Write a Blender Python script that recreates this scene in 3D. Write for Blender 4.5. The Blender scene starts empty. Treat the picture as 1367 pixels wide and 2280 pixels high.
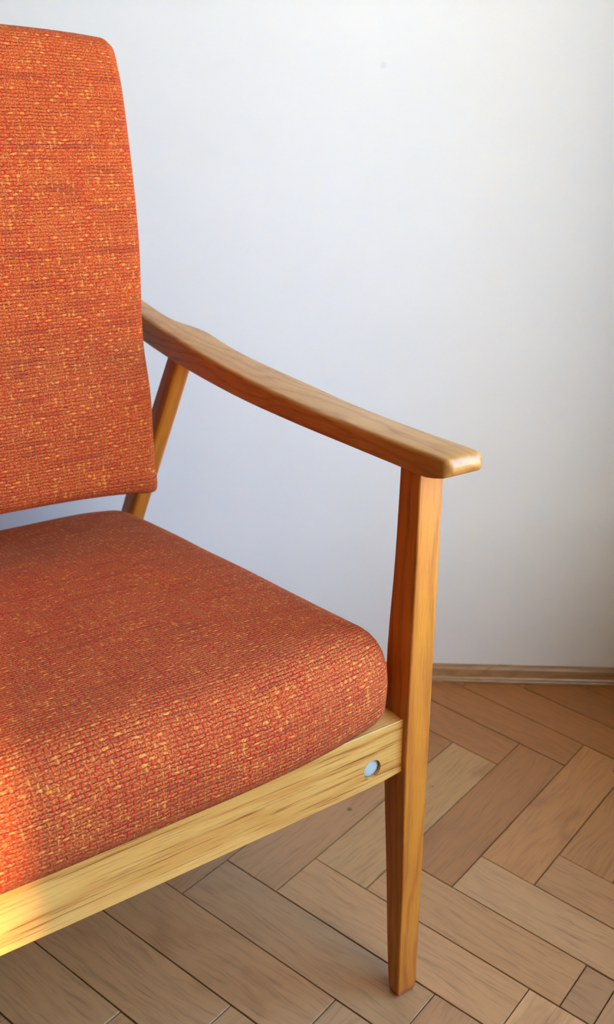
import bpy, bmesh, math, random
from mathutils import Vector, Matrix

random.seed(7)
scene = bpy.context.scene
C = scene.collection
R = math.radians

# ------------------------------------------------------------------ camera
CAM_H = 0.765
cam_d = bpy.data.cameras.new('camera')
cam_d.sensor_fit = 'VERTICAL'
cam_d.sensor_height = 36.0
cam_d.sensor_width = 36.0 * 1367 / 2280
cam_d.lens = 2092.0 / 2280 * 36.0
cam_d.clip_start = 0.02
cam = bpy.data.objects.new('camera', cam_d)
cam.location = (0, 0, CAM_H)
cam.rotation_euler = (R(90 - 20.75), 0, 0)
cam_d.dof.use_dof = True
cam_d.dof.focus_distance = 0.74
cam_d.dof.aperture_fstop = 11.0
C.objects.link(cam)
scene.camera = cam

# ------------------------------------------------------------------ light
world = bpy.data.worlds.new('world'); scene.world = world
world.use_nodes = True
wt = world.node_tree
bg = wt.nodes['Background']
# clear blue sky above the horizon, sunlit facades and ground below it
tcw = wt.nodes.new('ShaderNodeTexCoord')
sepw = wt.nodes.new('ShaderNodeSeparateXYZ'); wt.links.new(tcw.outputs['Generated'], sepw.inputs[0])
rampw = wt.nodes.new('ShaderNodeValToRGB'); wt.links.new(sepw.outputs['Z'], rampw.inputs[0])
mapw = wt.nodes.new('ShaderNodeMapRange'); wt.links.new(sepw.outputs['Z'], mapw.inputs[0])
mapw.inputs[1].default_value = -1.0; mapw.inputs[2].default_value = 1.0
wt.links.new(mapw.outputs[0], rampw.inputs[0])
GROUND, HORIZON, SKY, ZENITH = (1.42, 1.16, 0.62, 1), (0.68, 0.90, 1.06, 1), (0.28, 0.73, 1.46, 1), (0.22, 0.54, 1.4, 1)
rampw.color_ramp.elements[0].position = 0.45; rampw.color_ramp.elements[0].color = GROUND
rampw.color_ramp.elements[1].position = 1.0; rampw.color_ramp.elements[1].color = ZENITH
e = rampw.color_ramp.elements.new(0.52); e.color = HORIZON
e = rampw.color_ramp.elements.new(0.66); e.color = SKY
wt.links.new(rampw.outputs[0], bg.inputs['Color'])
bg.inputs['Strength'].default_value = 10.0

sun_d = bpy.data.lights.new('sun', 'SUN')
sun_d.energy = 10.0
sun_d.angle = R(1.2)
sun_d.color = (1.0, 0.72, 0.40)
sun = bpy.data.objects.new('sun', sun_d); C.objects.link(sun)
sun.rotation_euler = Vector((-0.371, 0.875, -0.31)).to_track_quat('-Z', 'Y').to_euler()

# light portals: the daylight of the sky enters through the two windows of the right-hand wall
WY0, WY1, WZ0, WZ1, WX = -0.78, 0.92, 0.32, 2.10, 0.62
VY0, VY1, VZ0, VZ1 = -1.98, -1.425, 0.90, 1.95
for y0, y1, z0, z1 in ((WY0, WY1, WZ0, WZ1), (VY0, VY1, VZ0, VZ1)):
    win_d = bpy.data.lights.new('window_portal', 'AREA')
    win_d.shape = 'RECTANGLE'
    win_d.size = z1 - z0; win_d.size_y = y1 - y0
    win_d.cycles.is_portal = True
    win = bpy.data.objects.new('window_portal', win_d); C.objects.link(win)
    win.location = (WX + (0.42 if y1 > 0 else 0.12), (y0 + y1) / 2, (z0 + z1) / 2)
    win.rotation_euler = (0, R(90), 0)

scene.view_settings.view_transform = 'Standard'
scene.view_settings.look = 'None'
scene.view_settings.gamma = 1.0
scene.view_settings.exposure = 0.0
scene.view_settings.use_curve_mapping = False


# ------------------------------------------------------------------ helpers
def lin(r, g, b):
    f = lambda c: (c / 255 / 12.92) if c / 255 <= 0.04045 else ((c / 255 + 0.055) / 1.055) ** 2.4
    return (f(r), f(g), f(b), 1)


def obj(name, bm, mat, parent=None, smooth=False, kind=None):
    me = bpy.data.meshes.new(name)
    bmesh.ops.recalc_face_normals(bm, faces=bm.faces)
    bm.to_mesh(me); bm.free()
    if smooth:
        for p in me.polygons: p.use_smooth = True
    o = bpy.data.objects.new(name, me)
    if mat: me.materials.append(mat)
    C.objects.link(o)
    if parent: o.parent = parent
    if kind: o['kind'] = kind
    return o


def struct(name, bm, mat, label, category, **k):
    o = obj(name, bm, mat, kind='structure', **k)
    o['label'] = label; o['category'] = category
    return o


def box(bm, x0, x1, y0, y1, z0, z1):
    v = [bm.verts.new((x, y, z)) for z in (z0, z1) for y in (y0, y1) for x in (x0, x1)]
    for f in ((0, 1, 3, 2), (4, 6, 7, 5), (0, 4, 5, 1), (2, 3, 7, 6), (0, 2, 6, 4), (1, 5, 7, 3)):
        bm.faces.new([v[i] for i in f])
    return v


def rrect(a0, a1, b0, b1, r, n=4):
    """rounded rectangle outline in 2-D, r = radius or (r at a0b0, a1b0, a1b1, a0b1)"""
    if not isinstance(r, (tuple, list)): r = (r,) * 4
    lim = min(a1 - a0, b1 - b0) * 0.499
    r = [min(x, lim) for x in r]
    out = []
    for (ca, cb, t0, rr) in ((a0 + r[0], b0 + r[0], 180, r[0]), (a1 - r[1], b0 + r[1], 270, r[1]),
                             (a1 - r[2], b1 - r[2], 0, r[2]), (a0 + r[3], b1 - r[3], 90, r[3])):
        for i in range(n + 1):
            t = R(t0 + 90 * i / n)
            out.append((ca + rr * math.cos(t), cb + rr * math.sin(t)))
    return out


def loft(bm, secs, cap=True):
    rings = [[bm.verts.new(p) for p in s] for s in secs]
    n = len(rings[0])
    for a, b in zip(rings, rings[1:]):
        for i in range(n):
            bm.faces.new((a[i], a[(i + 1) % n], b[(i + 1) % n], b[i]))
    if cap:
        bm.faces.new(rings[0][::-1]); bm.faces.new(rings[-1])
    return rings


def interp(tab, x):
    """smooth (Catmull-Rom style cubic Hermite) interpolation in a table of (x, value)"""
    if x <= tab[0][0]: return tab[0][1]
    if x >= tab[-1][0]: return tab[-1][1]
    for i in range(len(tab) - 1):
        if x <= tab[i + 1][0]:
            x0, y0 = tab[i]; x1, y1 = tab[i + 1]
            def slope(k):
                if k <= 0 or k >= len(tab) - 1:
                    k2 = max(0, min(k, len(tab) - 2)) if k <= 0 else len(tab) - 2
                    return (tab[k2 + 1][1] - tab[k2][1]) / (tab[k2 + 1][0] - tab[k2][0])
                return (tab[k + 1][1] - tab[k - 1][1]) / (tab[k + 1][0] - tab[k - 1][0])
            h = x1 - x0; t = (x - x0) / h
            m0, m1 = slope(i) * h, slope(i + 1) * h
            return ((2*t**3 - 3*t*t + 1) * y0 + (t**3 - 2*t*t + t) * m0 + (-2*t**3 + 3*t*t) * y1 + (t**3 - t*t) * m1)


class NT:
    """tiny node-tree builder"""
    def __init__(s, name):
        s.mat = bpy.data.materials.new(name); s.mat.use_nodes = True
        s.t = s.mat.node_tree; s.bsdf = s.t.nodes['Principled BSDF']

    def node(s, typ, **k):
        n = s.t.nodes.new(typ)
        for a, v in k.items(): setattr(n, a, v)
        return n

    def link(s, a, b): s.t.links.new(a, b)

    def put(s, sock, v):
        if isinstance(v, bpy.types.NodeSocket): s.link(v, sock)
        else: sock.default_value = v

    def m(s, op, a, b=None, c=None, clamp=False):
        n = s.node('ShaderNodeMath', operation=op, use_clamp=clamp)
        for i, v in enumerate((a, b, c)):
            if v is not None: s.put(n.inputs[i], v)
        return n.outputs[0]

    def mix(s, f, a, b, blend='MIX'):
        n = s.node('ShaderNodeMix', data_type='RGBA', blend_type=blend)
        s.put(n.inputs[0], f); s.put(n.inputs[6], a); s.put(n.inputs[7], b)
        return n.outputs[2]

    def maprange(s, v, a, b, c=0.0, d=1.0, smooth=False):
        n = s.node('ShaderNodeMapRange', interpolation_type='SMOOTHSTEP' if smooth else 'LINEAR')
        for i, x in enumerate((v, a, b, c, d)): s.put(n.inputs[i], x)
        return n.outputs[0]

    def noise(s, vec, scale, detail=2.0, rough=0.5, dist=0.0):
        n = s.node('ShaderNodeTexNoise')
        s.put(n.inputs['Vector'], vec)
        n.inputs['Scale'].default_value = scale; n.inputs['Detail'].default_value = detail
        n.inputs['Roughness'].default_value = rough; n.inputs['Distortion'].default_value = dist
        return n.outputs['Fac']

    def comb(s, x, y, z=0.0):
        n = s.node('ShaderNodeCombineXYZ')
        for i, v in enumerate((x, y, z)): s.put(n.inputs[i], v)
        return n.outputs[0]

    def sep(s, v):
        n = s.node('ShaderNodeSeparateXYZ'); s.link(v, n.inputs[0]); return n.outputs

    def mapping(s, vec, scale=(1, 1, 1), loc=(0, 0, 0), rot=(0, 0, 0)):
        n = s.node('ShaderNodeMapping'); s.link(vec, n.inputs[0])
        n.inputs['Location'].default_value = loc
        n.inputs['Rotation'].default_value = rot
        n.inputs['Scale'].default_value = scale
        return n.outputs[0]

    def bump(s, h, dist, strength=1.0):
        n = s.node('ShaderNodeBump')
        n.inputs['Strength'].default_value = strength
        n.inputs['Distance'].default_value = dist
        s.link(h, n.inputs['Height']); s.link(n.outputs[0], s.bsdf.inputs['Normal'])

    def set(s, **k):
        for a, v in k.items(): s.put(s.bsdf.inputs[a.replace('_', ' ')], v)
        return s.mat


# ------------------------------------------------------------------ materials
def wood_mat(name, axis, light, mid, dark, pore, seed=0.0, ring=16.0, streak=0.55, wave=9.0, fleck=(26.0, 420.0), tilt=0.0, rough=0.38, coat=0.25):
    """varnished oak in object space; axis = grain direction ('x','y','z')"""
    t = NT(name)
    tc = t.node('ShaderNodeTexCoord').outputs['Object']
    p = t.mapping(tc, loc=(seed, seed * 1.7, seed * 0.6), rot=(tilt, 0, 0))
    x, y, z = t.sep(p)
    along, a, b = {'x': (x, y, z), 'y': (y, x, z), 'z': (z, x, y)}[axis]
    # slow waviness of the grain
    slow = t.noise(t.comb(t.m('MULTIPLY', along, 5.0), t.m('MULTIPLY', a, 18.0), t.m('MULTIPLY', b, 18.0)), 1.0, 2.0)
    ringv = t.m('ADD', t.m('ADD', t.m('MULTIPLY', a, ring * 7), t.m('MULTIPLY', b, ring * 11)), t.m('MULTIPLY', slow, wave))
    rings = t.m('FRACT', ringv)
    tri = t.m('SUBTRACT', 1.0, t.m('ABSOLUTE', t.m('MULTIPLY_ADD', rings, 2.0, -1.0)))
    # long flecks along the grain
    fl = t.noise(t.comb(t.m('MULTIPLY', along, fleck[0]), t.m('MULTIPLY_ADD', a, fleck[1], t.m('MULTIPLY', slow, wave * 1.1)), t.m('MULTIPLY', b, fleck[1])), 1.0, 3.0, 0.6)
    fine = t.noise(t.comb(t.m('MULTIPLY', along, 60.0), t.m('MULTIPLY', a, 1600.0), t.m('MULTIPLY', b, 1600.0)), 1.0, 2.0, 0.6)
    big = t.noise(p, 9.0, 2.0)
    col = t.mix(t.maprange(big, 0.3, 0.7), light, mid)
    col = t.mix(t.m('MULTIPLY', t.maprange(tri, 0.35, 1.0, smooth=True), 0.55), col, dark)
    fm = t.m('MULTIPLY', t.maprange(fl, 0.53, 0.64, smooth=True), t.maprange(tri, 0.0, 0.75, 0.35, 1.0))
    col = t.mix(t.m('MULTIPLY', fm, streak), col, pore)
    col = t.mix(t.maprange(fine, 0.45, 0.75, 0.0, 0.22), col, pore)
    t.bump(t.m('MULTIPLY_ADD', fl, -0.6, t.m('MULTIPLY', fine, -0.4)), 0.0006, 0.35)
    return t.set(Base_Color=col, Roughness=t.maprange(big, 0.3, 0.7, rough - 0.04, rough + 0.08), Coat_Weight=coat, Coat_Roughness=0.25)


RAILC = dict(light=lin(218, 160, 80), mid=lin(206, 142, 64), dark=lin(190, 120, 46), pore=lin(136, 74, 22))
ARMC = dict(light=lin(206, 146, 70), mid=lin(190, 128, 56), dark=lin(168, 104, 42), pore=lin(122, 64, 22))
LEGC = dict(light=lin(212, 130, 34), mid=lin(196, 112, 26), dark=lin(170, 88, 20), pore=lin(122, 56, 14))
M_RAIL = wood_mat('oak_rail', 'x', seed=1.3, ring=5.0, streak=0.9, wave=4.0, fleck=(11.0, 640.0), **RAILC)
M_ARM = wood_mat('oak_armrest', 'y', seed=4.1, ring=7.0, streak=0.4, wave=6.0, **ARMC)
M_LEG = wood_mat('oak_leg', 'z', coat=0.08, rough=0.45, seed=2.2, ring=8.0, streak=0.36, wave=3.0, fleck=(22.0, 600.0), **LEGC)
M_RLEG = wood_mat('oak_rear_leg', 'z', coat=0.08, rough=0.45, seed=3.4, ring=8.0, streak=0.36, wave=3.0, fleck=(22.0, 600.0), tilt=R(-33.8), **LEGC)


def plank_mat():
    t = NT('parquet_oak')
    uv = t.node('ShaderNodeUVMap', uv_map='plank').outputs[0]
    oi = t.node('ShaderNodeObjectInfo')
    rnd = oi.outputs['Random']
    r2 = t.m('FRACT', t.m('MULTIPLY', rnd, 17.31)); r3 = t.m('FRACT', t.m('MULTIPLY', rnd, 53.77))
    x, y, z = t.sep(uv)
    slow = t.noise(t.comb(t.m('MULTIPLY', x, 7.0), t.m('MULTIPLY', y, 22.0), t.m('MULTIPLY', rnd, 40.0)), 1.0, 3.0)
    rv = t.m('ADD', t.m('MULTIPLY', y, 55.0), t.m('MULTIPLY', slow, 4.0))
    rings = t.m('SUBTRACT', 1.0, t.m('ABSOLUTE', t.m('MULTIPLY_ADD', t.m('FRACT', rv), 2.0, -1.0)))
    fl = t.noise(t.comb(t.m('MULTIPLY', x, 22.0), t.m('MULTIPLY_ADD', y, 330.0, t.m('MULTIPLY', slow, 9.0)), t.m('MULTIPLY', rnd, 90.0)), 1.0, 3.0, 0.6)
    blotch = t.noise(t.comb(t.m('MULTIPLY', x, 11.0), t.m('MULTIPLY', y, 20.0), t.m('MULTIPLY', rnd, 70.0)), 1.0, 3.0, 0.55)
    geo = t.node('ShaderNodeNewGeometry').outputs['Position']
    dirt = t.noise(geo, 6.0, 4.0, 0.6)
    col = t.mix(r2, lin(196, 148, 92), lin(180, 128, 76))
    col = t.mix(t.m('MULTIPLY', r3, 0.5), col, lin(172, 112, 62))
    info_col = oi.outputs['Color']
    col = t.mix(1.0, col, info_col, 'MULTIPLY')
    col = t.mix(t.m('MULTIPLY', t.maprange(rings, 0.4, 1.0, smooth=True), 0.16), col, lin(140, 92, 50))
    col = t.mix(t.maprange(fl, 0.5, 0.75, 0.0, 0.5), col, lin(112, 74, 42))
    col = t.mix(t.maprange(blotch, 0.55, 0.8, 0.0, 0.55, smooth=True), col, lin(140, 86, 44))
    col = t.mix(t.maprange(dirt, 0.55, 0.8, 0.0, 0.35, smooth=True), col, lin(120, 92, 66))
    # small dark dents and knots
    vor = t.node('ShaderNodeTexVoronoi'); t.put(vor.inputs['Vector'], t.mapping(geo, scale=(1, 1, 0)))
    vor.inputs['Scale'].default_value = 16.0
    sepc = t.node('ShaderNodeSeparateColor'); t.link(vor.outputs['Color'], sepc.inputs[0])
    spot = t.m('MULTIPLY', t.maprange(t.m('ADD', vor.outputs['Distance'], t.m('MULTIPLY', fl, 0.05)), 0.055, 0.10, 1.0, 0.0, smooth=True), t.m('GREATER_THAN', sepc.outputs[0], 0.45))
    col = t.mix(t.m('MULTIPLY', spot, 0.7), col, lin(62, 44, 34))
    t.bump(t.m('MULTIPLY_ADD', fl, -0.5, t.m('MULTIPLY', blotch, 0.3)), 0.0007, 0.4)
    return t.set(Base_Color=col, Roughness=t.maprange(dirt, 0.3, 0.7, 0.42, 0.58), Coat_Weight=0.08, Coat_Roughness=0.35)


M_PLANK = plank_mat()


def wall_mat():
    t = NT('white_plaster')
    g = t.node('ShaderNodeNewGeometry').outputs['Position']
    n1 = t.noise(g, 4.0, 4.0, 0.6); n2 = t.noise(g, 90.0, 3.0, 0.6); n3 = t.noise(g, 14.0, 3.0)
    col = t.mix(t.maprange(n1, 0.35, 0.7, 0.0, 0.5), lin(237, 237, 235), lin(230, 231, 229))
    vor = t.node('ShaderNodeTexVoronoi'); t.put(vor.inputs['Vector'], g); vor.inputs['Scale'].default_value = 7.0
    spot = t.maprange(t.m('ADD', vor.outputs['Distance'], t.m('MULTIPLY', n2, 0.04)), 0.035, 0.06, 0.25, 0.0, smooth=True)
    col = t.mix(spot, col, lin(196, 190, 184))
    t.bump(t.m('MULTIPLY_ADD', n3, 1.0, t.m('MULTIPLY', n2, 0.25)), 0.002, 0.25)
    return t.set(Base_Color=col, Roughness=0.75)


M_WALL = wall_mat()


def simple_mat(name, col, rough=0.5, var=0.12, scale=30.0):
    t = NT(name)
    g = t.node('ShaderNodeTexCoord').outputs['Object']
    n = t.noise(g, scale, 3.0)
    c2 = tuple(c * (1 - var) for c in col[:3]) + (1,)
    return t.set(Base_Color=t.mix(n, col, c2), Roughness=rough)


M_SUB = simple_mat('subfloor_dark_wood', lin(96, 68, 44), 0.8)
M_CAP = simple_mat('grey_plastic', lin(170, 172, 162), 0.4, 0.05)
M_HOLE = simple_mat('dark_raw_wood', lin(88, 52, 26), 0.8)
M_WALL2 = simple_mat('brown_wall', lin(62, 50, 40), 0.8, 0.05, 5.0)
M_CEIL = simple_mat('cream_ceiling_paint', lin(160, 152, 138), 0.8, 0.05, 5.0)
M_FRAME = simple_mat('white_gloss_paint', lin(232, 232, 228), 0.35, 0.04)
M_BASE = wood_mat('oak_baseboard', 'x', light=lin(176, 136, 92), mid=lin(160, 118, 74), dark=lin(140, 98, 58), pore=lin(104, 66, 38), seed=7.7, ring=8.0, streak=0.4, rough=0.3)


def fabric_mat():
    t = NT('orange_woven_fabric')
    uv = t.node('ShaderNodeUVMap', uv_map='weave').outputs[0]
    PX, PV = 1 / 0.0054, 1 / 0.0034                  # warp and weft spacing in metres
    dn = t.node('ShaderNodeTexNoise'); t.link(uv, dn.inputs['Vector'])
    dn.inputs['Scale'].default_value = 110.0; dn.inputs['Detail'].default_value = 2.0
    dx, dy, dz = t.sep(dn.outputs['Color'])
    u, v, _ = t.sep(uv)
    U = t.m('MULTIPLY_ADD', u, PX, t.m('MULTIPLY', dx, 0.75))
    V = t.m('MULTIPLY_ADD', v, PV, t.m('MULTIPLY', dy, 0.9))
    cu, cv = t.m('FLOOR', U), t.m('FLOOR', V)
    fu, fv = t.m('SUBTRACT', t.m('FRACT', U), 0.5), t.m('SUBTRACT', t.m('FRACT', V), 0.5)
    par = t.m('FLOORED_MODULO', t.m('ADD', cu, cv), 2.0)
    ipar = t.m('SUBTRACT', 1.0, par)
    sq = lambda q: t.m('MULTIPLY', q, q)

    def wn(vec):
        n = t.node('ShaderNodeTexWhiteNoise', noise_dimensions='3D'); t.link(vec, n.inputs['Vector']); return n.outputs['Value']
    col_r = wn(t.comb(cu, 3.0, 1.0)); row_r = wn(t.comb(cv, 11.0, 2.0)); cell_r = wn(t.comb(cu, cv, 5.0)); cell_g = wn(t.comb(cu, cv, 8.0))
    # yarns swell and thin along their length
    slub_w = t.noise(t.comb(t.m('MULTIPLY', cu, 13.7), t.m('MULTIPLY', V, 0.10), 2.0), 1.0, 2.0)
    slub_f = t.noise(t.comb(t.m('MULTIPLY', U, 0.10), t.m('MULTIPLY', cv, 9.3), 7.0), 1.0, 2.0)
    ww = t.maprange(slub_w, 0.3, 0.7, 0.13, 0.27)
    hw = t.m('MULTIPLY', par, t.m('MULTIPLY', t.m('SUBTRACT', 1.0, sq(t.m('DIVIDE', fu, ww)), clamp=True),
                                  t.m('SUBTRACT', 1.0, t.m('MULTIPLY', sq(fv), 2.2))), clamp=True)
    fw = t.maprange(slub_f, 0.3, 0.7, 0.42, 0.52)
    hf = t.m('MULTIPLY', t.m('SUBTRACT', 1.0, sq(t.m('DIVIDE', fv, fw)), clamp=True),
             t.m('MULTIPLY_ADD', ipar, t.m('MULTIPLY_ADD', sq(fu), -0.8, 0.30), 0.45))
    # a fat slub of weft lying on top here and there
    gold_on = t.m('MULTIPLY', ipar, t.m('GREATER_THAN', t.m('ADD', cell_g, t.m('MULTIPLY', t.m('SUBTRACT', slub_f, 0.5), 1.6)), 0.85))
    hg = t.m('MULTIPLY', gold_on, t.m('SUBTRACT', 1.0, t.m('ADD', sq(t.m('DIVIDE', fu, 0.42)), sq(t.m('DIVIDE', fv, 0.36))), clamp=True))
    top = t.m('GREATER_THAN', hw, t.m('MULTIPLY', hf, 0.8))
    h = t.m('MAXIMUM', t.m('MAXIMUM', hw, hf), t.m('MULTIPLY', hg, 1.1))
    # fine boucle flecks of the ground weft
    uvm = t.comb(u, v, 0.0)
    ply = t.noise(t.mapping(uvm, scale=(620, 980, 1), rot=(0, 0, R(28))), 1.0, 2.0, 0.7)
    weft = t.mix(t.maprange(ply, 0.40, 0.60), lin(142, 50, 24), lin(222, 110, 46))
    weft = t.mix(t.maprange(ply, 0.60, 0.74), weft, lin(246, 158, 98))
    weft = t.mix(t.m('MULTIPLY', t.maprange(t.m('MULTIPLY_ADD', row_r, 0.15, slub_f), 0.50, 0.40, smooth=True), 0.40), weft, lin(122, 42, 34))
    warp = t.mix(t.maprange(slub_w, 0.36, 0.60), lin(220, 100, 38), lin(204, 52, 22))
    warp = t.mix(t.m('MULTIPLY', t.m('GREATER_THAN', col_r, 0.75), 0.8), warp, lin(208, 42, 20))
    warp = t.mix(t.m('MULTIPLY', t.m('GREATER_THAN', cell_r, 0.88), 0.7), warp, lin(238, 140, 56))
    warp = t.mix(t.maprange(ply, 0.3, 0.6, 0.35, 0.0), warp, lin(120, 30, 20))
    # dark lines between the rows: maroon yarn, plus gap shade put into the colour
    bn = t.noise(t.comb(t.m('MULTIPLY', U, 0.16), t.m('MULTIPLY', cv, 5.1), 3.0), 1.0, 2.0)
    row_gap = t.m('MULTIPLY', t.maprange(t.m('ABSOLUTE', fv), 0.30, 0.44, smooth=True), t.maprange(bn, 0.34, 0.60, 0.22, 0.95))
    col = t.mix(row_gap, weft, lin(92, 26, 28))
    col = t.mix(top, col, warp)
    col = t.mix(t.maprange(hg, 0.05, 0.35), col, t.mix(t.maprange(ply, 0.35, 0.6), lin(204, 100, 34), lin(240, 148, 62)))
    big = t.noise(uv, 16.0, 3.0)
    col = t.mix(t.maprange(big, 0.35, 0.7, 0.0, 0.22), col, lin(150, 52, 28))
    t.bump(t.m('MULTIPLY_ADD', ply, 0.45, h), 0.0010, 0.9)
    return t.set(Base_Color=col, Roughness=0.85, Sheen_Weight=0.06, Sheen_Roughness=0.5, Sheen_Tint=lin(255, 190, 140), Specular_IOR_Level=0.12)


M_FAB = fabric_mat()

# ------------------------------------------------------------------ the setting
# back wall, a little out of square with the camera
WALL_A = R(-2.7)
W0 = Vector((0.1966, 1.272, 0))                    # foot of the baseboard
wdir = Vector((math.cos(WALL_A), math.sin(WALL_A), 0)); wnor = Vector((-wdir.y, wdir.x, 0))


def wall_y(x, off=0.0):
    p = W0 + wnor * off
    return p.y + (x - p.x) * math.tan(WALL_A)


XLW, YFW, ZC = -3.4, -2.9, 2.7                      # left wall, front wall, ceiling
BD = 0.016                                          # depth of the baseboard
bm = bmesh.new()
quad = [(XLW, wall_y(XLW, BD)), (1.04, wall_y(1.04, BD)), (1.04, wall_y(1.04, BD) + 0.2), (XLW, wall_y(XLW, BD) + 0.2)]
loft(bm, [[(x, y, -0.02) for x, y in quad], [(x, y, ZC) for x, y in quad]])
wall_back = struct('wall_back', bm, M_WALL, 'white plastered wall behind the armchair', 'wall')

bm = bmesh.new()
prof = [(0.0, 0.0), (0.0, 0.0030), (0.0012, 0.0050), (0.0045, 0.0058), (0.0062, 0.0078), (0.0072, 0.0120), (0.0085, 0.0195), (0.0105, 0.0232), (BD, 0.0250), (BD, 0.0)]
secs = []
for x in (XLW, WX - 0.004):
    base = Vector((x, wall_y(x), 0))
    secs.append([base + wnor * d + Vector((0, 0, z)) for d, z in prof])
loft(bm, secs)
bb = struct('baseboard_back', bm, M_BASE, 'low oak baseboard moulding along the foot of the white wall', 'baseboard')

# right-hand wall with the window opening (thick wall, deep reveal)
X1 = WX + 0.42
bm = bmesh.new()
yb = wall_y(WX, BD) - 0.002
for (a, b, z0, z1, th) in ((VY1, WY0, -0.02, ZC, .42), (WY1, yb, -0.02, ZC, .42), (WY0, WY1, -0.02, WZ0, .42), (WY0, WY1, WZ1, ZC, .42),
                           (YFW, VY0, -0.02, ZC, .12), (VY0, VY1, VZ1, ZC, .12), (VY0, VY1, -0.02, VZ0, .12)):
    box(bm, WX, WX + th, a, b, z0, z1)
box(bm, X1, X1 + 1.6, -1.25, -1.0, -0.02, 3.6)       # unseen fin, added to keep the sun out of the large window
struct('wall_right', bm, M_WALL, 'white plastered side wall holding the window', 'wall')
bm = bmesh.new()
xf = WX + 0.30
for (a, b, z0, z1) in ((WY0, WY0 + .05, WZ0, WZ1), (WY1 - .05, WY1, WZ0, WZ1), (WY0 + .05, WY1 - .05, WZ0, WZ0 + .05), (WY0 + .05, WY1 - .05, WZ1 - .05, WZ1),
                       (0.0, 0.05, WZ0 + .05, WZ1 - .05)):
    box(bm, xf, xf + 0.05, a, b, z0, z1)
struct('window_1', bm, M_FRAME, 'white painted window frame in the side wall', 'window')
bm = bmesh.new()
box(bm, WX - 0.05, WX, WY0 - 0.06, WY1 + 0.08, WZ0 - 0.03, WZ0)
struct('trim_1', bm, M_FRAME, 'white painted window sill board on the side wall', 'window sill')
bm = bmesh.new(); box(bm, XLW - 0.2, XLW, YFW, wall_y(XLW, BD) - 0.002, -0.02, ZC)
struct('wall_left', bm, M_WALL2, 'brown panelled wall at the far side of the room', 'wall')
bm = bmesh.new(); box(bm, XLW - 0.2, X1, YFW - 0.2, YFW - 0.001, -0.02, ZC)
struct('wall_front', bm, M_WALL2, 'brown panelled wall opposite the armchair', 'wall')
bm = bmesh.new(); box(bm, XLW - 0.2, X1, YFW - 0.2, wall_y(XLW, BD) + 0.2, ZC, ZC + 0.1)
struct('ceiling', bm, M_CEIL, 'plain greyish cream ceiling above the room', 'ceiling')

# ---- parquet: herringbone of separate oak blocks on a dark subfloor
bm = bmesh.new()
fy = wall_y(-2.6, BD)
quad = [(XLW, YFW), (WX, YFW), (WX, wall_y(WX, BD)), (XLW, wall_y(XLW, BD))]
loft(bm, [[(x, y, -0.03) for x, y in quad], [(x, y, -0.007) for x, y in quad]])
floor = struct('floor', bm, M_SUB, 'herringbone parquet floor of worn oak blocks', 'floor')

MU = ((0.0576, -0.0495), (0.0447, 0.0530), (-0.0351, 0.8284), (-0.0008, 0.0008), (-0.0008, -0.0006), (-0.0003, -0.0003))
NU, NV = 3.90, 4.55


def soft(x, lo, hi):
    return lo + (hi - lo) * 0.5 * (1 + math.tanh(2 * (x - (lo + hi) / 2) / (hi - lo))) if False else max(lo, min(hi, x))


def grid(u, v):
    """block grid (units of one block width) -> floor; the old floor has drifted slightly out of square"""
    a, b = soft(u, -5, 7), soft(v, -4, 8)
    return Vector([MU[0][k] * u + MU[1][k] * v + MU[2][k] + MU[3][k] * a * a + MU[4][k] * a * b + MU[5][k] * b * b for k in (0, 1)])


pale = {}
n_pl = 0


def add_plank(u0, u1, v0, v1, along_u, tint=(1, 1, 1)):
    global n_pl
    g = 0.011                                       # half joint, in block widths
    cs = [grid(u0 + g, v0 + g), grid(u1 - g, v0 + g), grid(u1 - g, v1 - g), grid(u0 + g, v1 - g)]
    c = (cs[0] + cs[1] + cs[2] + cs[3]) / 4
    if not (-1.25 < c.x < WX + 0.05 and 0.05 < c.y < 1.45): return
    if max(p.x for p in cs) > WX + 0.12: return
    bm = bmesh.new()
    dz = [random.uniform(-0.0003, 0.0003) for _ in range(4)]
    top_z = 0.0
    ring_b = [bm.verts.new((p.x, p.y, -0.007)) for p in cs]
    ring_m = [bm.verts.new((p.x, p.y, top_z - 0.0007 + d)) for p, d in zip(cs, dz)]
    inn = [p + (c - p).normalized() * 0.0005 for p in cs]
    ring_t = [bm.verts.new((p.x, p.y, top_z + d - 0.0003)) for p, d in zip(inn, dz)]
    for a, b in ((ring_b, ring_m), (ring_m, ring_t)):
        for i in range(4): bm.faces.new((a[i], a[(i + 1) % 4], b[(i + 1) % 4], b[i]))
    bm.faces.new(ring_b[::-1]); bm.faces.new(ring_t)
    # saw off at the walls
    for co, no in ((W0 + wnor * 0.004, wnor), (Vector((WX - 0.001, 0, 0)), Vector((1, 0, 0)))):
        geom = bm.verts[:] + bm.edges[:] + bm.faces[:]
        bmesh.ops.bisect_plane(bm, geom=geom, plane_co=co, plane_no=no, clear_outer=True)
        if not bm.verts: bm.free(); return
        bmesh.ops.holes_fill(bm, edges=[e for e in bm.edges if e.is_boundary])
    uvl = bm.loops.layers.uv.new('plank')
    ax = (cs[1] - cs[0]) if along_u else (cs[3] - cs[0])
    ax = ax.normalized(); pr = Vector((-ax.y, ax.x))
    ou, ov = random.uniform(0, 9), random.uniform(0, 9)
    for f in bm.faces:
        for l in f.loops:
            d = l.vert.co.xy - c
            l[uvl].uv = (d.dot(ax) + ou, d.dot(pr) + ov)
    for v in bm.verts: v.co -= Vector((c.x, c.y, 0))
    o = obj('plank', bm, M_PLANK, floor)
    o.location = (c.x, c.y, 0)
    k = random.uniform(0.92, 1.06)
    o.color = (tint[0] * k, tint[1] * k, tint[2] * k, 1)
    n_pl += 1


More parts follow.
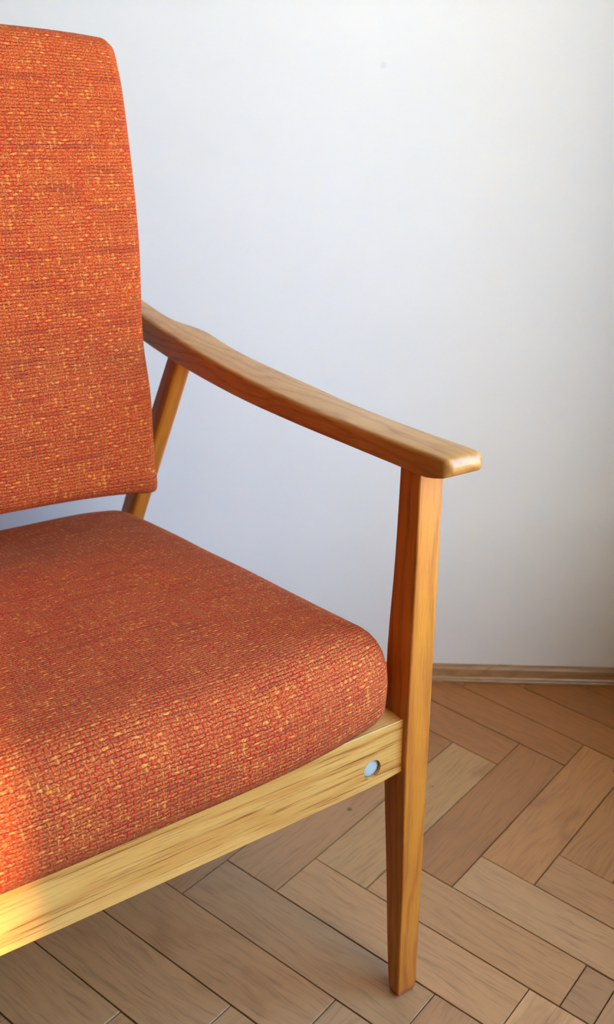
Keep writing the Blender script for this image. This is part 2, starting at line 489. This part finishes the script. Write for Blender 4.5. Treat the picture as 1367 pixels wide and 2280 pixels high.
for m in range(-4, 5):
    for j in range(-26, 27):
        u, v = j + m * NU, j - m * NV
        if m == 0 and j == 1:
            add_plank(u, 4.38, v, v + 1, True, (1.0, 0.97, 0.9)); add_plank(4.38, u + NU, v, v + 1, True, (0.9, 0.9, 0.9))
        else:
            add_plank(u, u + NU, v, v + 1, True, (1.0, 0.9, 0.82) if (m, j) == (0, 0) else ((0.80, 0.62, 0.46) if m == -1 else (1, 1, 1)))  # strip along the wall: redder oak, with its dim light also in the tint
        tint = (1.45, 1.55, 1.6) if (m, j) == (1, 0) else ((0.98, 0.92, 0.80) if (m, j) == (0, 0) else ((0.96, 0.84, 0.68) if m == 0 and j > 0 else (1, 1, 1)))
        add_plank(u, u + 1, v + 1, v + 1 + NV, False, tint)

# ------------------------------------------------------------------ the armchair
# frame of reference: x across the chair, y towards its back, z up; origin at the inner
# front corner of the right front leg
chair = bpy.data.objects.new('armchair', None)
C.objects.link(chair)
chair.location = (0.0896, 0.6854, 0)
chair.rotation_euler = (0, 0, R(34.5))
chair['label'] = 'oak framed armchair with orange woven seat and back cushions on the parquet'
chair['category'] = 'armchair'
XL = -0.520                                         # mirror axis is half of this
MIR = lambda p: (XL - p[0], p[1], p[2])


def both(name, build, mat, smooth=True, label=None):
    out = []
    for mir in (False, True):
        bm = bmesh.new(); build(bm)
        if mir:
            for v in bm.verts: v.co.x = XL - v.co.x
            bmesh.ops.reverse_faces(bm, faces=bm.faces)
        o = obj(name, bm, mat, chair, smooth)
        if label: o['label'] = label
        out.append(o)
    return out


def shade_auto(o, ang=35):
    me = o.data
    for p in me.polygons: p.use_smooth = True
    bm = bmesh.new(); bm.from_mesh(me)
    for e in bm.edges:
        if len(e.link_faces) == 2 and e.calc_face_angle(0) > R(ang): e.smooth = False
    bm.to_mesh(me); bm.free()


# ---- front legs
XI = [(0, -.0012), (.04, -.0018), (.13, -.0022), (.26, -.0048), (.38, -.0044), (.45, -.0034), (.545, -.0034)]
DD = [(0, .0165), (.053, .0205), (.113, .0242), (.232, .0300), (.30, .0322), (.3716, .0325), (.4573, .0280), (.545, .0246)]


def front_leg(bm):
    secs = []
    for z in [0.0, 0.003] + [0.012 + i * 0.0213 for i in range(25)] + [0.541]:
        ch = 0.003 if z == 0 else (0.0006 if z < 0.004 else 0)
        pts = rrect(interp(XI, z) + ch, 0.0225 - ch, 0.0 + ch, interp(DD, z) - ch, (0.0016, 0.0042, 0.004, 0.003), 4)
        secs.append([(x, y, z) for x, y in pts])
    loft(bm, secs)


for o in both('front_leg', front_leg, M_LEG): shade_auto(o)


# ---- raked rear legs
def rear_leg(bm):
    secs = []
    for z in [0.0] + [0.01 + i * 0.03 for i in range(18)] + [0.556]:
        f = 0.413 + (0.5485 - z) * 0.668
        d = interp([(0, .026), (.15, .034), (.33, .0365), (.45, .033), (.56, .0275)], z)
        secs.append([(x, y, z) for x, y in rrect(0.0, 0.022, f, f + d, (0.006, 0.006, 0.006, 0.006), 4)])
    loft(bm, secs)


for o in both('rear_leg', rear_leg, M_RLEG): shade_auto(o)

# ---- armrests
ZT = [(-.032, .5560), (-.02, .5564), (0, .5564), (.07, .5570), (.14, .5582), (.2, .5612), (.266, .5662), (.34, .5738), (.404, .5832), (.468, .5932), (.53, .6042), (.57, .6115)]
ZB = [(-.032, .5420), (-.02, .5392), (-.008, .5368), (.02, .5372), (.09, .5380), (.168, .5390), (.267, .5424), (.364, .5502), (.426, .5575), (.47, .5640), (.53, .5745), (.57, .582)]
XO = [(-.032, .0322), (-.028, .0334), (-.02, .0342), (-.01, .0345), (.02, .0345), (.07, .0350), (.137, .0380), (.2, .0408), (.25, .0402), (.31, .0382), (.36, .0378), (.395, .0388), (.412, .0380), (.428, .0340), (.443, .0280), (.462, .0235), (.49, .0220), (.53, .0225), (.57, .0225)]
XN = [(-.032, -.0050), (-.026, -.0058), (-.02, -.0060), (.57, -.0060)]


def armrest(bm):
    secs = []
    ys = [-.0326, -.0320, -.0308, -.0288, -.0268, -.022, -.016, -.008] + [0.0 + i * 0.0095 for i in range(0, 60)]
    for y in ys:
        if y > 0.566: continue
        sh = {-.0326: .0056, -.0320: .0040, -.0308: .0023, -.0288: .0009, -.0268: .0002}.get(y, 0)
        x0, x1, z0, z1 = interp(XN, y) + sh, interp(XO, y) - sh, interp(ZB, y) + sh, interp(ZT, y) - sh
        pts = rrect(x0, x1, z0, z1, (0.0018, 0.003, 0.0055, 0.0040), 5)
        mid, hw = (x0 + x1) / 2, (x1 - x0) / 2
        pts = [(x, z + (0.0012 * (1 - ((x - mid) / hw) ** 2) if z > (z0 + z1) / 2 else 0)) for x, z in pts]
        secs.append([(x, y, z) for x, z in pts])
    loft(bm, secs)


for o in both('armrest', armrest, M_ARM): shade_auto(o, 50)

# ---- seat frame: front rail with a round hole and plastic cap at each end, side rails, back rail
YF = 0.006
X_A, X_B = XL + 0.0046, -0.0046


def rail_mesh(holes):
    """front rail: bevelled board, its face cut by the two cap holes"""
    bm = bmesh.new()
    secs = []
    n = 26
    for i in range(n + 1):
        x = X_A + (X_B - X_A) * i / n
        e = min(i, n - i)
        zb = 0.2590 - 0.0016 * math.sin(math.pi * i / n) + (0.0026 if e == 0 else (0.0006 if e == 1 else 0))
        secs.append([(x, y, z) for y, z in rrect(YF, YF + 0.024, zb, 0.3147, (0.0012, 0.002, 0.002, 0.0007), 3)])
    loft(bm, secs)
    return bm


HOLE_R, HOLE_D = 0.0090, 0.0060
holes = [(-0.0372, 0.2772), (XL + 0.0372, 0.2772)]
rail = obj('front_rail', rail_mesh(holes), M_RAIL, chair)
for hx, hz in holes:
    bmc = bmesh.new()
    secs = [[(hx + HOLE_R * math.cos(t * math.pi / 24), y, hz + HOLE_R * math.sin(t * math.pi / 24)) for t in range(48)] for y in (YF - 0.01, YF + HOLE_D)]
    loft(bmc, secs)
    cut = obj('cutter', bmc, M_HOLE)
    md = rail.modifiers.new('hole', 'BOOLEAN'); md.operation = 'DIFFERENCE'; md.solver = 'EXACT'; md.object = cut
    rail.parent = None
    bpy.context.view_layer.update()
    me2 = bpy.data.meshes.new_from_object(rail.evaluated_get(bpy.context.evaluated_depsgraph_get()))
    rail.modifiers.clear(); rail.data = me2
    bpy.data.objects.remove(cut)
    rail.parent = chair
for p in rail.data.polygons: p.use_smooth = False
rail['label'] = 'pale straight-grained oak front rail with a round cap near its end'

for hx, hz in holes:
    bm = bmesh.new()
    secs = []
    for r, y in ((HOLE_R * 0.95, HOLE_D), (HOLE_R * 0.95, 0.0038), (HOLE_R * 0.90, 0.0031), (HOLE_R * 0.72, 0.0026), (HOLE_R * 0.4, 0.0022), (HOLE_R * 0.08, 0.0021)):
        secs.append([(hx + r * math.cos(t * math.pi / 18), YF + y, hz + r * math.sin(t * math.pi / 18)) for t in range(36)])
    loft(bm, secs)
    o = obj('bolt_cap', bm, M_CAP, rail, True)
    o['label'] = 'round pale grey plastic bolt cap'
    shade_auto(o, 50)


def side_rail(bm):
    secs = []
    for i in range(9):
        y = 0.028 + i / 8 * 0.566
        z1 = 0.306 - (y - 0.03) * 0.085
        secs.append([(x, y, z) for x, z in rrect(0.001, 0.020, z1 - 0.046, z1, 0.002, 3)])
    loft(bm, secs)


for o in both('side_rail', side_rail, M_ARM): shade_auto(o)
bm = bmesh.new()
loft(bm, [[(x, y, z) for y, z in rrect(0.600, 0.622, 0.215, 0.258, 0.002, 3)] for x in (XL + 0.0005, -0.0005)])
shade_auto(obj('back_rail', bm, M_RAIL, chair))
bm = bmesh.new()
loft(bm, [[(x, y, z) for y, z in rrect(0.525, 0.548, 0.578, 0.602, 0.003, 3)] for x in (XL + 0.006, -0.006)])
shade_auto(obj('back_support_rail', bm, M_RAIL, chair))


# ---- cushions
def add_uv(bm, rings, us, vs, name='weave'):
    """us[i], vs[j]: arc lengths; rings[i][j]"""
    uvl = bm.loops.layers.uv.new(name)
    idx = {}
    for i, r in enumerate(rings):
        for j, v in enumerate(r): idx[v] = (i, j)
    n = len(rings[0])
    for f in bm.faces:
        js = [idx[l.vert][1] for l in f.loops]
        wrap = len(f.loops) == 4 and max(js) - min(js) > n / 2
        for l in f.loops:
            i, j = idx[l.vert]
            jj = j + n if (wrap and j < n / 2) else j
            vv = vs[i][jj] if len(f.loops) == 4 else l.vert.co.z
            uu = us[i][j] if len(f.loops) == 4 else l.vert.co.y
            l[uvl].uv = (uu + 3.0, vv + 3.0)


def arc(points, closed=True):
    s = [0.0]
    for a, b in zip(points, points[1:] + points[:1]):
        s.append(s[-1] + (Vector(b) - Vector(a)).length)
    return s


def wob(x, y, z, k=1.0):
    return k * (math.sin(x * 23 + y * 11 + 1.3) * math.sin(y * 19 - z * 13 + 0.4) + 0.5 * math.sin(x * 51 + z * 37) * math.sin(y * 43 + 2.0))


# seat: profile in the y-z plane, front roll, tilted back; ends rounded in plan
def seat_cushion():
    bm = bmesh.new()
    half = (-XL) / 2 - 0.0055
    xc = XL / 2
    NS = 96
    rings, uvu = [], []
    prevx = None
    R_END = 0.030
    stations = []
    nin = 56
    nround = 12
    inner = half - R_END
    for k in range(nround):
        a = R(90 * k / nround)
        stations.append((-(inner + R_END * math.cos(a)), 1 - math.sin(a)))      # (x offset, inset fraction 1->0)
    for k in range(nin + 1): stations.append((-inner + 2 * inner * k / nin, 0.0))
    for k in range(nround - 1, -1, -1):
        a = R(90 * k / nround)
        stations.append(((inner + R_END * math.cos(a)), 1 - math.sin(a)))
    for xo, ins in stations:
        e = abs(xo) / half
        crown = 0.012 * (1 - e ** 3.0)
        bow = 0.028 * (1 - min(1, e) ** 3.5)               # front edge bows forward in plan
        y0 = 0.013 - bow
        y1 = 0.586 + 0.004 * (1 - e ** 4) - 0.035 * max(0, (e - 0.7) / 0.3) ** 2
        zt = 0.3935 + crown
        hgt = zt - 0.3150
        rr = rrect(y0, y1, 0.3150, zt, (0.013, 0.020, 0.044, 0.042), 16)
        # redistribute evenly
        dens = []
        s = arc([(a, b) for a, b in rr]); L = s[-1]
        for q in range(NS):
            tq = L * q / NS
            for w in range(len(rr)):
                if s[w + 1] >= tq:
                    f = (tq - s[w]) / max(1e-9, s[w + 1] - s[w]); a = rr[w]; b = rr[(w + 1) % len(rr)]
                    dens.append((a[0] + (b[0] - a[0]) * f, a[1] + (b[1] - a[1]) * f)); break
        cy, cz = (y0 + y1) / 2, (0.315 + zt) / 2
        pts = []
        for (y, z) in dens:
            # inset towards the middle at the rounded ends (absolute distances)
            iy = (1 if y > cy else -1) * min(1, abs(y - cy) / ((y1 - y0) / 2)) ** 6 * R_END * ins * 1.5
            iz = (1 if z > cz else -1) * min(1, abs(z - cz) / (hgt / 2)) ** 2 * R_END * ins * (0.95 if z > cz else 0.35)
            y2, z2 = y - iy, z - iz
            # front face bulges, lower edge tucks in on to the rail
            fb = max(0, 1 - (y - y0) / 0.05)
            y2 -= 0.004 * fb * math.sin(math.pi * max(0, min(1, (z - 0.315) / hgt)))
            # backward tilt
            z2 += -(y2 - 0.03) * 0.087 * (1 if z2 > 0.33 else 0.98)
            x2 = xc + xo
            if z > cz: z2 -= (crown * 0.9 + 0.004) * max(0, (y2 - 0.25) / 0.33) ** 2
            wv = wob(x2, y2, z2, 0.0010)
            pts.append((x2, y2, z2 + wv * (1 if z2 > 0.33 else 0)))
        rings.append(pts)
    bmr = loft(bm, rings)
    us, vs = [], []
    ulen = [0.0] * NS
    for i, r in enumerate(rings):
        if i: ulen = [u + (Vector(a) - Vector(b)).length for u, a, b in zip(ulen, r, rings[i - 1])]
        us.append(list(ulen)); vs.append(arc(r))
    mid = len(rings) // 2
    for i in range(len(us)):
        us[i] = [us[i][j] - us[mid][j] for j in range(NS)] if i != mid else us[i]
    us[mid] = [0.0] * NS
    vs = [vs[mid]] * len(rings)
    add_uv(bm, bmr, us, vs)
    o = obj('seat_cushion', bm, M_FAB, chair, True)
    o['label'] = 'thick rust orange woven seat cushion with rounded front'
    return o


seat_cushion()

# back: profile loft as for the seat but standing, leaning back
BX = [(.385, -.041), (.41, -.0395), (.48, -.0370), (.60, -.0325), (.70, -.0275), (.80, -.0225), (.880, -.0185)]   # right edge x by height
BYe = [(.385, .388), (.41, .3868), (.48, .3905), (.526, .3945), (.5783, .4100), (.672, .4140), (.7338, .4245), (.7935, .4395), (.8352, .4520), (.8661, .4640), (.88, .469)]  # front edge y by height


def back_cushion():
    bm = bmesh.new()
    NS = 110
    Z0, Z1 = 0.412, 0.8795
    TH = 0.052
    rings = []
    RE = 0.016
    stations = []
    nround, nin = 10, 56
    for k in range(nround):
        a = R(90 * k / nround); stations.append((-1, RE * (1 - math.cos(a)), 1 - math.sin(a)))
    for k in range(nin + 1): stations.append((-1 + 2 * k / nin, RE, 0.0))
    for k in range(nround - 1, -1, -1):
        a = R(90 * k / nround); stations.append((1, RE * (1 - math.cos(a)), 1 - math.sin(a)))
    xc = XL / 2
    prof = rrect(0.0, TH, Z0, Z1, (0.022, 0.016, 0.016, 0.012), 12)
    s = arc([(a, b) for a, b in prof]); L = s[-1]
    dens = []
    for q in range(NS):
        tq = L * q / NS
        for w in range(len(prof)):
            if s[w + 1] >= tq:
                f = (tq - s[w]) / max(1e-9, s[w + 1] - s[w]); a = prof[w]; b = prof[(w + 1) % len(prof)]
                dens.append((a[0] + (b[0] - a[0]) * f, a[1] + (b[1] - a[1]) * f)); break
    for side, inset_x, ins in stations:
        pts = []
        for d, z in dens:
            half = interp(BX, z) - xc
            x = side * (half - inset_x) if abs(side) == 1 else side * (half - RE)
            e = abs(x) / half
            y = interp(BYe, z) + d
            dc = d - TH / 2
            y -= dc / (TH / 2) * RE * ins * (1.0 if d < TH / 2 else 1.3)             # rounded long edges
            zc = (Z0 + Z1) / 2
            top = max(0, (z - (Z1 - 0.05)) / 0.05)
            z2 = z - (z - zc) / ((Z1 - Z0) / 2) * RE * ins * (0.9 if z > zc else 0.25) * min(1, abs(z - zc) / ((Z1 - Z0) / 2)) ** 8
            z2 += 0.005 * (1 - e ** 2) * top - 0.004 * e ** 6 * top                 # top edge slightly crowned
            bot = max(0, 1 - (z - Z0) / 0.05)
            z2 += 0.010 * bot * (1 - e ** 3)
            # the stuffing swells the front
            y -= (0.012 if d < TH / 2 else -0.004) * (1 - e ** 4) * math.sin(math.pi * max(0, min(1, (z - Z0) / (Z1 - Z0)))) ** 0.6
            # pinched seam corner at the bottom
            if e > 0.86 and z < Z0 + 0.03:
                k = ((e - 0.86) / 0.14) * (1 - (z - Z0) / 0.03)
                x += math.copysign(0.004 * k, x); z2 -= 0.003 * k
            y += wob(x, z2, d, 0.0008)
            pts.append((xc + x, y, z2))
        rings.append(pts)
    bmr = loft(bm, rings)
    us = [[p[0] for p in r] for r in rings]
    vs0 = arc(rings[len(rings) // 2])
    add_uv(bm, bmr, us, [vs0] * len(rings))
    o = obj('back_cushion', bm, M_FAB, chair, True)
    o['label'] = 'tall orange woven back cushion leaning between the armrests'
    return o


back_cushion()
